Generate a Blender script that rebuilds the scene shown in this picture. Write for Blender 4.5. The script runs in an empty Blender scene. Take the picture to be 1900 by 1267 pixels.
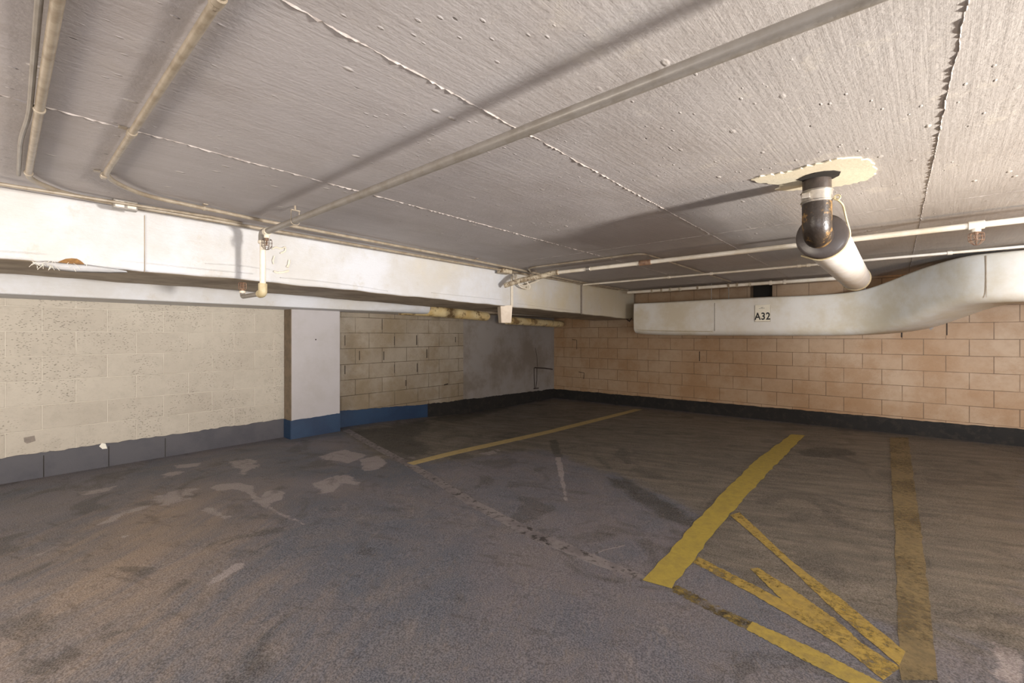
import bpy, bmesh, math, random
import numpy as np
from mathutils import Vector, Matrix
random.seed(7)
C = bpy.context.scene.collection
SC = bpy.context.scene

# ------------------------------------------------------------ camera, world, lights, exposure
YAW = math.radians(40.9)
HC = 1.30
F = 821.0
cam_d = bpy.data.cameras.new('camera')
cam_d.sensor_width = 36.0
cam_d.lens = 36.0 * F / 1900.0
cam_d.shift_y = -11.5 / 1900.0
cam_d.clip_start = 0.02
cam = bpy.data.objects.new('camera', cam_d); C.objects.link(cam)
cam.location = (0, 0, HC)
cam.rotation_euler = (math.pi/2, 0, YAW)
SC.camera = cam

w = bpy.data.worlds.new('world'); SC.world = w; w.use_nodes = True
bg = w.node_tree.nodes['Background']
bg.inputs['Color'].default_value = (0.95, 0.94, 1.0, 1)
bg.inputs['Strength'].default_value = 1.12

def lamp(name, loc, power, col, size=0.2, kind='POINT', target=None, sy=None, spread=None, spot=None, blend=.8):
    d = bpy.data.lights.new(name, kind)
    d.energy = power; d.color = col
    if kind == 'AREA':
        d.shape = 'RECTANGLE'; d.size = size; d.size_y = sy or size
        if spread: d.spread = math.radians(spread)
    else:
        d.shadow_soft_size = size
    if kind == 'SPOT':
        d.spot_size = math.radians(spot); d.spot_blend = blend
    o = bpy.data.objects.new(name, d); C.objects.link(o); o.location = loc
    if target is not None:
        v = Vector(target) - Vector(loc)
        o.rotation_euler = v.to_track_quat('-Z', 'Y').to_euler()
    return o
lamp('key_lamp', (3.9, 2.28, 0.95), 2000, (1.0, 0.94, 0.88), 0.24, 'SPOT', (-.6, 1.85, 3.65), spot=84, blend=1)
lamp('warm_wall_fill', (2.3, 3.9, 0.42), 58, (1.0, 0.58, 0.24), 0.2)  # added warm fill, unseen, for the orange low on the back wall
lamp('ceiling_fill', (1.9, -1.9, 0.75), 165, (0.96, 0.96, 1.0), 0.4)  # added fill behind the camera, unseen, that lifts the ceiling
lamp('left_warm_fill', (-2.2, -2.0, 1.2), 150, (1.0, 0.86, 0.7), 0.4)  # added warm fill, unseen, for the left floor and wall
lamp('duct_fill', (2.6, -1.0, 1.3), 1500, (0.82, 0.89, 1.0), 0.25, 'SPOT', (1.1, 6.0, 1.75), spot=32, blend=1)  # added unseen spot that brightens the right end of the back duct
lamp('cool_area_light', (6.6, 0.5, 1.2), 100, (0.84, 0.9, 1.0), 3.2, 'AREA', (-1, 3.0, 1.1), 1.6)  # unseen cool area light off to the right

vs = SC.view_settings
vs.view_transform = 'Standard'; vs.look = 'None'; vs.gamma = 1; vs.use_curve_mapping = False
vs.exposure = 0.5

# ------------------------------------------------------------ helpers
CE = 2.09            # ceiling height
WL, WB = -5.45, 7.65 # left and back wall planes
FW = Vector((-math.sin(YAW), math.cos(YAW), 0)); RT = Vector((math.cos(YAW), math.sin(YAW), 0))
def ray(px, py):
    return FW + RT*((px-950)/F) + Vector((0, 0, (622-py)/F))
def at_z(px, py, z):
    d = ray(px, py); t = (z-HC)/d.z
    return Vector((0, 0, HC)) + d*t
def at_y(px, py, y):
    d = ray(px, py); return Vector((0, 0, HC)) + d*(y/d.y)
def at_x(px, py, x):
    d = ray(px, py); return Vector((0, 0, HC)) + d*(x/d.x)
def sm(t):
    t = np.clip(t, 0, 1); return t*t*(3-2*t)
def seam_y(x):
    return 2.0 + .16*(-x-.12) + .0*x
def floor_z(x, y):
    aisle = .095*sm((-x)/4.6) + .03
    aisle = np.minimum(aisle, .1)
    bay = -.02 + .05*np.clip((x+5.45)/6.5, 0, 1.1)
    t = sm((y - seam_y(x))/3.0)
    return aisle*(1-t) + bay*t
def on_floor(px, py, lift=0.0):
    z = 0.03
    for _ in range(25):
        p = at_z(px, py, z); z = float(floor_z(p.x, p.y))
    p.z = z + lift
    return p

def srgb(r, g, b):
    f = lambda c: (c/255/12.92) if c/255 <= .04045 else ((c/255+.055)/1.055)**2.4
    return (f(r), f(g), f(b), 1)

def new_obj(name, bm, mat, parent=None, smooth=False, angle=40):
    me = bpy.data.meshes.new(name)
    bmesh.ops.recalc_face_normals(bm, faces=bm.faces[:])
    if parent is not None:
        r = parent
        while r.parent: r = r.parent
        base = Vector(r.location)
    elif getattr(bm, 'keep', False) or True:
        base = Vector((0, 0, 0))
    if parent is not None:
        bmesh.ops.translate(bm, verts=bm.verts, vec=-base)
    if smooth:
        for f in bm.faces: f.smooth = True
        for e in bm.edges:
            if len(e.link_faces) == 2 and e.calc_face_angle(0) > math.radians(angle): e.smooth = False
    bm.to_mesh(me); bm.free()
    o = bpy.data.objects.new(name, me); C.objects.link(o)
    for m in (mat if isinstance(mat, (list, tuple)) else [mat]): me.materials.append(m)
    if parent is not None: o.parent = parent
    return o
def thing(name, label, cat, loc, group=None):
    o = bpy.data.objects.new(name, None); C.objects.link(o)
    o.empty_display_size = .1
    o.location = loc; o['label'] = label; o['category'] = cat
    if group: o['group'] = group
    return o
def solo(name, bm, mat, label, cat, group=None, smooth=False):
    vsx = [v.co for v in bm.verts]
    c = Vector((sum(v.x for v in vsx)/len(vsx), sum(v.y for v in vsx)/len(vsx), min(v.z for v in vsx)))
    bmesh.ops.translate(bm, verts=bm.verts, vec=-c)
    o = new_obj(name, bm, mat, None, smooth)
    o.location = c
    o['label'] = label; o['category'] = cat
    if group: o['group'] = group
    return o
def struct(name, bm, mat, smooth=False):
    o = new_obj(name, bm, mat, None, smooth); o['kind'] = 'structure'; return o

def box(bm, lo, hi, bev=0.0, mi=0, M=None):
    r = bmesh.ops.create_cube(bm, size=1)
    vsn = r['verts']
    c = [(lo[i]+hi[i])/2 for i in range(3)]; s = [abs(hi[i]-lo[i]) for i in range(3)]
    bmesh.ops.scale(bm, vec=s, verts=vsn); bmesh.ops.translate(bm, vec=c, verts=vsn)
    fs = set(f for v in vsn for f in v.link_faces)
    for f in fs: f.material_index = mi
    if M is not None: bmesh.ops.transform(bm, matrix=M, verts=vsn)
    if bev > 0:
        es = list(set(e for v in vsn for e in v.link_edges))
        bmesh.ops.bevel(bm, geom=es, offset=bev, segments=2, profile=.6, affect='EDGES')
    return bm
def fillet(pts, r, n=6):
    pts = [Vector(p) for p in pts]; out = [pts[0]]
    for i in range(1, len(pts)-1):
        a, b, c = pts[i-1], pts[i], pts[i+1]
        u = (a-b); v = (c-b); rr = min(r, u.length*.45, v.length*.45)
        p0 = b+u.normalized()*rr; p1 = b+v.normalized()*rr
        for k in range(n+1):
            t = k/n
            out.append(p0*(1-t)**2 + b*2*t*(1-t) + p1*t*t)
    out.append(pts[-1]); return out
def tube(bm, pts, r, seg=12, cap=True, radii=None, mi=0):
    pts = [Vector(p) for p in pts]; n = len(pts)
    T = []
    for i in range(n):
        a = pts[max(i-1, 0)]; b = pts[min(i+1, n-1)]
        T.append((b-a).normalized())
    up = Vector((0, 0, 1)) if abs(T[0].z) < .9 else Vector((1, 0, 0))
    N = (up - T[0]*up.dot(T[0])).normalized()
    rings = []
    for i in range(n):
        N = (N - T[i]*N.dot(T[i])).normalized(); B = T[i].cross(N)
        ri = radii[i] if radii else r
        rings.append([bm.verts.new(pts[i] + (N*math.cos(2*math.pi*k/seg) + B*math.sin(2*math.pi*k/seg))*ri) for k in range(seg)])
    for i in range(n-1):
        for k in range(seg):
            f = bm.faces.new((rings[i][k], rings[i][(k+1) % seg], rings[i+1][(k+1) % seg], rings[i+1][k])); f.material_index = mi
    if cap:
        f = bm.faces.new(rings[0][::-1]); f.material_index = mi
        f = bm.faces.new(rings[-1]); f.material_index = mi
    return bm
def bmnew(): return bmesh.new()
def cyl(bm, a, b, r, seg=16, bev=0):
    a = Vector(a); b = Vector(b)
    if bev:
        d = (b-a).normalized()*bev
        return tube(bm, [a, a+d*.01, a+d, b-d, b-d*.01, b], r, seg, radii=[r-bev, r-bev, r, r, r-bev, r-bev])
    return tube(bm, [a, b], r, seg)
def ring(bm, c, axis, R, r, seg=20, s2=8):
    c = Vector(c); axis = Vector(axis).normalized()
    up = Vector((0, 0, 1)) if abs(axis.z) < .9 else Vector((1, 0, 0))
    N = axis.cross(up).normalized(); B = axis.cross(N)
    rs = []
    for i in range(seg):
        a = 2*math.pi*i/seg; d = N*math.cos(a)+B*math.sin(a)
        rs.append([bm.verts.new(c + d*(R + r*math.cos(2*math.pi*k/s2)) + axis*r*math.sin(2*math.pi*k/s2)) for k in range(s2)])
    for i in range(seg):
        for k in range(s2):
            bm.faces.new((rs[i][k], rs[(i+1) % seg][k], rs[(i+1) % seg][(k+1) % s2], rs[i][(k+1) % s2]))
    return bm
def loft(bm, rings, cap=True, closed=True):
    R = [[bm.verts.new(p) for p in rg] for rg in rings]
    m = len(R[0])
    for i in range(len(R)-1):
        for k in range(m if closed else m-1):
            bm.faces.new((R[i][k], R[i][(k+1) % m], R[i+1][(k+1) % m], R[i+1][k]))
    if cap: bm.faces.new(R[0][::-1]); bm.faces.new(R[-1])
    return bm

# ------------------------------------------------------------ materials
class NT:
    def __init__(s, name):
        s.m = bpy.data.materials.new(name); s.m.use_nodes = True
        s.t = s.m.node_tree; s.n = s.t.nodes; s.n.clear()
        s.out = s.n.new('ShaderNodeOutputMaterial'); s.b = s.n.new('ShaderNodeBsdfPrincipled')
        s.t.links.new(s.b.outputs[0], s.out.inputs[0])
        s.tc = s.n.new('ShaderNodeTexCoord')
        s.P = s.tc.outputs['Object']
    def L(s, a, b): s.t.links.new(a, b)
    def setin(s, sock, v):
        if hasattr(v, 'links') or isinstance(v, bpy.types.NodeSocket): s.L(v, sock)
        else: sock.default_value = v
    def mapv(s, scale=(1, 1, 1), loc=(0, 0, 0), rot=(0, 0, 0), src=None):
        if rot != (0, 0, 0):
            q = s.n.new('ShaderNodeMapping'); s.L(src or s.P, q.inputs[0]); q.inputs['Rotation'].default_value = rot
            src = q.outputs[0]; rot = (0, 0, 0)
        n = s.n.new('ShaderNodeMapping'); s.L(src or s.P, n.inputs[0])
        n.inputs['Scale'].default_value = scale; n.inputs['Location'].default_value = loc; n.inputs['Rotation'].default_value = rot
        return n.outputs[0]
    def noise(s, sc, det=5, rough=.6, vec=None, dist=0):
        n = s.n.new('ShaderNodeTexNoise'); s.L(vec or s.P, n.inputs['Vector'])
        n.inputs['Scale'].default_value = sc; n.inputs['Detail'].default_value = det
        n.inputs['Roughness'].default_value = rough; n.inputs['Distortion'].default_value = dist
        return n.outputs['Fac']
    def vor(s, sc, vec=None, feature='F1', rnd=1):
        n = s.n.new('ShaderNodeTexVoronoi'); n.feature = feature; s.L(vec or s.P, n.inputs['Vector'])
        n.inputs['Scale'].default_value = sc; n.inputs['Randomness'].default_value = rnd
        return n.outputs['Distance']
    def ramp(s, x, a, b, lo=0., hi=1.):
        n = s.n.new('ShaderNodeMapRange'); n.interpolation_type = 'SMOOTHSTEP'
        s.L(x, n.inputs[0]); n.inputs[1].default_value = a; n.inputs[2].default_value = b
        n.inputs[3].default_value = lo; n.inputs[4].default_value = hi
        return n.outputs[0]
    def math(s, op, a, b=0.0, clamp=False):
        n = s.n.new('ShaderNodeMath'); n.operation = op; n.use_clamp = clamp
        s.setin(n.inputs[0], a); s.setin(n.inputs[1], b); return n.outputs[0]
    def mix(s, f, a, b, mode='MIX'):
        n = s.n.new('ShaderNodeMix'); n.data_type = 'RGBA'; n.blend_type = mode
        s.setin(n.inputs[0], f); s.setin(n.inputs[6], a); s.setin(n.inputs[7], b); return n.outputs[2]
    def sep(s, v=None):
        n = s.n.new('ShaderNodeSeparateXYZ'); s.L(v or s.P, n.inputs[0]); return n.outputs
    def bump(s, h, st=.3, d=.01, prev=None):
        n = s.n.new('ShaderNodeBump'); s.L(h, n.inputs['Height'])
        n.inputs['Strength'].default_value = st; n.inputs['Distance'].default_value = d
        if prev: s.L(prev, n.inputs['Normal'])
        return n.outputs[0]
    def fin(s, col, rough=.6, nrm=None, metal=0., spec=.5):
        s.setin(s.b.inputs['Base Color'], col); s.setin(s.b.inputs['Roughness'], rough)
        s.setin(s.b.inputs['Metallic'], metal); s.b.inputs['Specular IOR Level'].default_value = spec
        if nrm: s.L(nrm, s.b.inputs['Normal'])
        return s.m

def paint(name, col, col2=None, rough=.5, sc=6, bumpst=.15, amt=.6, metal=0., fine=60, dirt=None):
    k = NT(name)
    c2 = col2 or tuple(v*.8 for v in col[:3])+(1,)
    c = k.mix(k.ramp(k.noise(sc, 6, .65), .38, .68, 0, amt), col, c2)
    if dirt: c = k.mix(k.ramp(k.noise(sc*2.3, 8, .7), .52, .6, 0, .85), c, dirt)
    return k.fin(c, rough, k.bump(k.noise(fine, 4, .6), bumpst, .004), metal)

def block_mat(name, axis, u0, v0, bw, bh, col, col2, mortar, pore=1.0, joint_dark=None, soft=.5, grime=None, grime_z=None, bst=.5):
    """painted concrete block; axis = world axis index that runs along the wall"""
    k = NT(name)
    x, y, z = k.sep()
    wob = k.math('MULTIPLY', k.math('SUBTRACT', k.noise(2.0, 2), .5), .008)
    u = k.math('ADD', (x if axis == 0 else y), -u0)
    v = k.math('ADD', k.math('ADD', z, -v0), wob)
    cb = k.n.new('ShaderNodeCombineXYZ'); k.L(u, cb.inputs[0]); k.L(v, cb.inputs[1])
    br = k.n.new('ShaderNodeTexBrick'); k.L(cb.outputs[0], br.inputs['Vector'])
    br.offset = .5; br.inputs['Scale'].default_value = 1
    br.inputs['Mortar Size'].default_value = .0045; br.inputs['Mortar Smooth'].default_value = .4
    br.inputs['Brick Width'].default_value = bw; br.inputs['Row Height'].default_value = bh
    br.inputs['Color1'].default_value = (0, 0, 0, 1); br.inputs['Color2'].default_value = (1, 1, 1, 1); br.inputs['Mortar'].default_value = (.5, .5, .5, 1)
    fac = br.outputs['Fac']
    tone = k.ramp(br.outputs['Color'], 0, 1, 0, .6)
    big = k.ramp(k.noise(.9, 4, .6), .35, .68, 0, 1)
    c = k.mix(k.math('MULTIPLY', k.math('ADD', tone, big), .5, True), col, col2)
    c = k.mix(k.ramp(k.noise(9, 7, .7),   .42, .68, 0, .25), c, tuple(q*.74 for q in col2[:3])+(1,))
    # pores elongated along the wall
    s3 = (38, 38, 110)
    pv = k.mapv(s3)
    po = k.math('MULTIPLY', k.ramp(k.vor(1.0, pv), .1, .3, 1, 0), k.ramp(k.noise(3.2, 3, .6), .4, .58, .15, 1))
    c = k.mix(k.math('MULTIPLY', po, .65*pore), c, tuple(q*.35 for q in col2[:3])+(1,))
    if grime:
        g = k.math('MULTIPLY', k.ramp(k.noise(1.6, 6, .65), .42, .66, 0, 1), .6)
        c = k.mix(g, c, grime)
    jm = k.math('MULTIPLY', fac, k.ramp(k.noise(3.0, 3, .6), .3, .55, .35, 1))
    c = k.mix(jm, c, mortar)
    h = k.math('SUBTRACT', k.math('MULTIPLY', k.noise(90, 4, .7), .25), fac)
    h = k.math('SUBTRACT', h, k.math('MULTIPLY', po, .7*pore))
    return k.fin(c, .62, k.bump(h, bst, .004))

def floor_mat():
    k = NT('asphalt_floor')
    at = k.n.new('ShaderNodeAttribute'); at.attribute_name = 'stain'
    sc = k.n.new('ShaderNodeSeparateColor'); k.L(at.outputs['Color'], sc.inputs[0])
    R, G, B = sc.outputs[0], sc.outputs[1], sc.outputs[2]
    big = k.noise(.75, 6, .6, dist=.6)
    mid = k.noise(3.3, 8, .7, dist=.8)
    fine = k.noise(150, 3, .7)
    streak = k.noise(1.6, 8, .72, vec=k.mapv((1.1, 6.5, 1), rot=(0, 0, -.35)))
    arcs = k.noise(1.6, 9, .76, vec=k.mapv((1.0, 3.6, 1), rot=(0, 0, -2.2)), dist=.4)
    base = k.mix(k.ramp(big, .35, .66), srgb(116, 111, 118), srgb(90, 96, 110))
    base = k.mix(k.ramp(mid, .4, .72, 0, .6), base, srgb(126, 117, 114))
    brown = k.mix(k.ramp(streak, .34, .68), srgb(90, 84, 74), srgb(130, 121, 108))
    bm_ = k.ramp(k.math('ADD', B, k.math('MULTIPLY', k.math('SUBTRACT', mid, .5), 1.2)), .25, .75)
    c = k.mix(bm_, base, brown)
    # sandy dust on the aisle side (alpha channel)
    A = at.outputs['Alpha']
    sand = k.ramp(k.math('ADD', A, k.math('MULTIPLY', k.math('SUBTRACT', arcs, .5), 2.2)), .15, 1.35, 0, .8)
    c = k.mix(sand, c, srgb(168, 146, 124))
    # light deposits
    n1 = k.noise(7, 8, .72, dist=.5)
    lt = k.ramp(k.math('ADD', R, k.math('MULTIPLY', k.math('SUBTRACT', n1, .5), 1.9)), .5, .72)
    c = k.mix(k.math('MULTIPLY', lt, .75), c, srgb(176, 166, 166))
    # generic pale scuffs
    sc2 = k.ramp(k.noise(2.4, 9, .74, vec=k.mapv((1, 4.2, 1), loc=(3, 1, 0), rot=(0, 0, -2.3))), .56, .68, 0, .4)
    c = k.mix(sc2, c, srgb(140, 130, 126))
    # oil and other dark areas
    dk = k.ramp(k.math('ADD', G, k.math('MULTIPLY', k.math('SUBTRACT', n1, .5), 1.6)), .3, .85)
    c = k.mix(k.math('MULTIPLY', dk, .8), c, srgb(38, 35, 26))
    blot = k.ramp(k.noise(1.9, 6, .6, vec=k.mapv(loc=(8, 3, 0)), dist=1.2), .54, .64, 0, .5)
    c = k.mix(blot, c, srgb(52, 47, 42))
    # aggregate
    c = k.mix(k.ramp(fine, .38, .62), k.mix(.34, c, (0, 0, 0, 1)), k.mix(.10, c, (1, 1, 1, 1)))
    c = k.mix(k.ramp(k.noise(34, 6, .75, vec=k.mapv((.5, 2.2, 1), rot=(0, 0, -2.1))), .52, .66, 0, .3), c, srgb(148, 136, 124))
    c = k.mix(k.ramp(k.noise(5.5, 8, .75, vec=k.mapv((.8, 2.6, 1), loc=(2, 9, 0), rot=(0, 0, -.4))), .54, .66, 0, .35), c, srgb(62, 54, 48))
    sp = k.ramp(k.vor(9), .012, .03, 1, 0)
    c = k.mix(k.math('MULTIPLY', sp, .8), c, srgb(200, 190, 175))
    h = k.math('ADD', k.math('MULTIPLY', fine, .9), k.math('MULTIPLY', k.noise(22, 6, .75), 1.6))
    rough = k.ramp(k.math('ADD', big, k.math('MULTIPLY', mid, .5)), .5, .95, .48, .72)
    return k.fin(c, rough, k.bump(h, .45, .004), spec=.4)

def ceiling_mat():
    k = NT('painted_concrete_ceiling')
    x, y, z = k.sep()
    big = k.noise(.6, 5, .6)
    c = k.mix(k.ramp(big, .35, .68), srgb(182, 177, 176), srgb(165, 159, 158))
    c = k.mix(k.ramp(x, -1.6, .4, 0, .5), c, srgb(192, 186, 174))
    st = k.noise(3.0, 6, .62, vec=k.mapv((26, 1.0, 1), rot=(0, 0, .05)))
    c = k.mix(k.ramp(st, .35, .7, 0, .16), c, srgb(120, 112, 106))
    # trowel ripple patches
    wv = k.noise(18, 7, .72, vec=k.mapv((.7, 1, 1), rot=(0, 0, .8)), dist=.8)
    wm = k.ramp(x, -1.2, -.2, .12, .6)
    # chips
    cv = k.mapv((9, 5, 9))
    ch = k.math('MULTIPLY', k.ramp(k.vor(1.0, cv), .05, .12, 1, 0), k.ramp(k.noise(1.4, 3), .4, .55))
    c = k.mix(k.math('MULTIPLY', ch, .35), c, srgb(225, 218, 205))
    pit = k.math('MULTIPLY', k.ramp(k.vor(4.3, k.mapv((2.2, 1, 1), loc=(4, 4, 0))), .02, .045, 1, 0), .7)
    c = k.mix(pit, c, srgb(70, 62, 55))
    # pale scraped patch
    pm = k.ramp(k.noise(4.5, 8, .75), .55, .66, 0, .4)
    c = k.mix(k.ramp(k.noise(2.2, 8, .7, vec=k.mapv((1, .5, 1), loc=(7, 7, 0))), .45, .7, 0, .35), c, srgb(140, 130, 122))
    c = k.mix(k.math('MULTIPLY', pm, wm), c, srgb(222, 214, 196))
    h = k.math('ADD', k.math('MULTIPLY', st, .3), k.math('MULTIPLY', k.math('MULTIPLY', wv, wm), .5))
    h = k.math('ADD', h, k.math('MULTIPLY', ch, .9))
    fl = k.math('MULTIPLY', k.ramp(k.vor(1.0, k.mapv((26, 14, 9), loc=(3, 5, 0))), .06, .16, 1, 0), k.ramp(k.noise(2.3, 4, .6), .5, .62))
    h = k.math('ADD', h, k.math('MULTIPLY', fl, .8))
    h = k.math('SUBTRACT', h, pit)
    h = k.math('ADD', h, k.math('MULTIPLY', k.noise(60, 4, .6), .4))
    return k.fin(c, .55, k.bump(h, .7, .006))

def line_mat(name, col, col2, wear, lo=.0, sc=14, seed=0):
    """road paint worn through to the floor"""
    k = NT(name)
    n = k.noise(sc, 8, .78, vec=k.mapv(loc=(seed, seed*1.7, 0)))
    n2 = k.noise(2.2, 3, .6, vec=k.mapv(loc=(seed*3, seed, 0)))
    c = k.mix(k.ramp(k.noise(20, 6, .7), .35, .7), col, col2)
    c = k.mix(k.ramp(k.noise(120, 3, .7), .5, .75, 0, .35), c, tuple(q*.5 for q in col[:3])+(1,))
    m = k.math('ADD', k.math('MULTIPLY', n, .6), k.math('MULTIPLY', n2, .4))
    keep = k.ramp(m, wear-.07, wear+.07, lo, 1)
    k.fin(c, .6, k.bump(n, .3, .003))
    tr = k.n.new('ShaderNodeBsdfTransparent'); mx = k.n.new('ShaderNodeMixShader')
    k.L(keep, mx.inputs[0]); k.L(tr.outputs[0], mx.inputs[1]); k.L(k.b.outputs[0], mx.inputs[2]); k.L(mx.outputs[0], k.out.inputs[0])
    return k.m

def duct_mat():
    k = NT('white_duct_wrap')
    n = k.noise(1.3, 6, .65)
    c = k.mix(k.ramp(n, .38, .64), srgb(206, 208, 212), srgb(194, 192, 188))
    x, y, z = k.sep()
    warm_glow = k.math('ADD', k.ramp(y, -.6, 4.2, -.35, .85), k.math('MULTIPLY', k.math('SUBTRACT', k.noise(1.1, 5, .6), .5), 2.2))
    c = k.mix(k.ramp(warm_glow, 0, 1, 0, .8), c, srgb(200, 186, 152))  # warm corner light put into the wrap colour, stronger towards the back
    c = k.mix(k.ramp(k.noise(5, 8, .75), .56, .66, 0, .25), c, srgb(176, 162, 136))
    h = k.math('ADD', k.noise(9, 6, .7, vec=k.mapv((1, 1, 3.5))), k.math('MULTIPLY', k.noise(80, 4, .6), .25))
    return k.fin(c, .55, k.bump(h, .35, .012))
M = {}
M['floor'] = floor_mat()
M['ceiling'] = ceiling_mat()
M['block_left'] = block_mat('cream_block', 1, .226+.205, .09, .41, .2068, srgb(188, 180, 165), srgb(170, 161, 146), srgb(206, 198, 182), 1.0, bst=.9)
M['block_recess'] = block_mat('shaded_grimy_block', 1, .226+.205, .09, .41, .2068, srgb(158, 148, 132), srgb(136, 124, 106), srgb(84, 72, 56), .8, grime=srgb(118, 100, 70))  # same block as the left wall, recess shade put into its colours
M['block_back'] = block_mat('tan_block', 0, .475+.2, .042, .405, .2017, srgb(172, 148, 120), srgb(156, 122, 86), srgb(104, 80, 56), .5, grime=srgb(142, 104, 62), bst=.4)
M['render_grey'] = paint('grey_render', srgb(142, 136, 130), srgb(116, 106, 94), .6, 1.7, .3, .9, fine=70)
M['pilaster'] = paint('pilaster_paint', srgb(178, 174, 174), srgb(162, 156, 150), .55, 2.5, .15, .5)
M['pil_side'] = paint('brown_pilaster_side', srgb(128, 112, 92), srgb(104, 92, 76), .7, 14, .4, .8)  # near side of the pilaster, browner than its face
M['base_left'] = paint('navy_base_paint', srgb(78, 76, 80), srgb(62, 61, 68), .5, 3, .5, .8, fine=110)
M['base_blue'] = paint('blue_base_paint', srgb(34, 60, 88), srgb(26, 46, 74), .45, 3, .5, .8, fine=110)
M['base_back'] = paint('black_base_paint', srgb(30, 27, 23), srgb(20, 18, 16), .85, 5, .5, .8, fine=110, dirt=srgb(42, 37, 30))
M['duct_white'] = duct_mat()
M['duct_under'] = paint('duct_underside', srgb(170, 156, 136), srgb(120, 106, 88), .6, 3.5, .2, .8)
M['duct_back'] = paint('cream_duct_wrap', srgb(226, 222, 212), srgb(204, 190, 160), .5, 1.6, .2, .8, fine=30)
M['duct_yellow'] = paint('yellow_lit_duct_wrap', srgb(224, 206, 160), srgb(204, 170, 104), .5, 3, .3, .8, fine=40, dirt=srgb(120, 92, 60))  # yellow light painted into the wrap colour, plus brown dirt
M['pipe_grey'] = paint('grey_painted_pipe', srgb(142, 136, 128), srgb(122, 114, 102), .36, 12, .2, .7)
M['conduit'] = paint('painted_conduit', srgb(160, 148, 130), srgb(126, 112, 92), .34, 16, .2, .8)
M['pipe_white'] = paint('white_painted_pipe', srgb(232, 224, 208), srgb(205, 190, 160), .4, 6, .15, .6)
M['pipe_dirty'] = paint('dirty_painted_pipe', srgb(196, 184, 160), srgb(120, 98, 70), .5, 14, .3, .9, dirt=srgb(90, 66, 46))
M['black_iron'] = paint('black_iron', srgb(58, 50, 46), srgb(84, 74, 66), .28, 9, .3, .8)
M['rust_iron'] = paint('rusty_black_iron', srgb(50, 42, 36), srgb(62, 52, 42), .35, 4.5, .4, .8, dirt=srgb(140, 108, 62))
M['rubber'] = paint('dark_collar', srgb(70, 62, 58), srgb(92, 84, 80), .3, 5, .1, .5)
M['steel'] = paint('steel_band', srgb(206, 200, 190), srgb(160, 150, 140), .28, 14, .1, .7, metal=.75)
M['wire'] = paint('rusty_wire', srgb(150, 120, 96), srgb(96, 66, 50), .5, 30, .2, .8)
M['cage_grey'] = paint('grey_cage_wire', srgb(120, 108, 98), srgb(90, 76, 66), .4, 30, .2, .8)
M['insul'] = paint('white_pipe_wrap', srgb(236, 234, 230), srgb(216, 206, 186), .45, 5, .2, .5)
M['yellow_glue'] = paint('aged_wrap_band', srgb(198, 184, 148), srgb(168, 150, 108), .5, 12, .2, .7)
M['plaster'] = paint('fresh_plaster', srgb(226, 216, 190), srgb(212, 202, 176), .7, 4, .3, .6)
M['dark'] = paint('dark_gap', srgb(40, 34, 26), srgb(26, 22, 18), .8)
M['box'] = paint('cream_box', srgb(214, 200, 180), srgb(190, 170, 146), .5, 8, .1, .6)
M['sign'] = paint('white_sign_plate', srgb(236, 228, 206), srgb(222, 212, 188), .4, 14, .05, .5)
M['ink'] = paint('black_ink', srgb(22, 18, 16), srgb(30, 26, 22), .5)
M['crack'] = paint('dark_crack', srgb(48, 36, 28), srgb(34, 26, 20), .8)
M['wood_void'] = paint('brown_insulation', srgb(150, 112, 62), srgb(112, 78, 40), .8, 30, .6, .8)
M['white_chip'] = paint('white_paper', srgb(238, 234, 220), srgb(226, 222, 208), .6)
M['grey_patch'] = paint('grey_scuff', srgb(140, 130, 118), srgb(110, 100, 92), .6, 20)
M['ridge'] = paint('ceiling_ridge_paint', srgb(172, 163, 156), srgb(104, 94, 86), .6, 12, .4, .8)
M['joint'] = paint('floor_joint_fill', srgb(142, 136, 136), srgb(106, 101, 104), .55, 9, .5, .9, fine=120, dirt=srgb(50, 46, 46))

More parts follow.
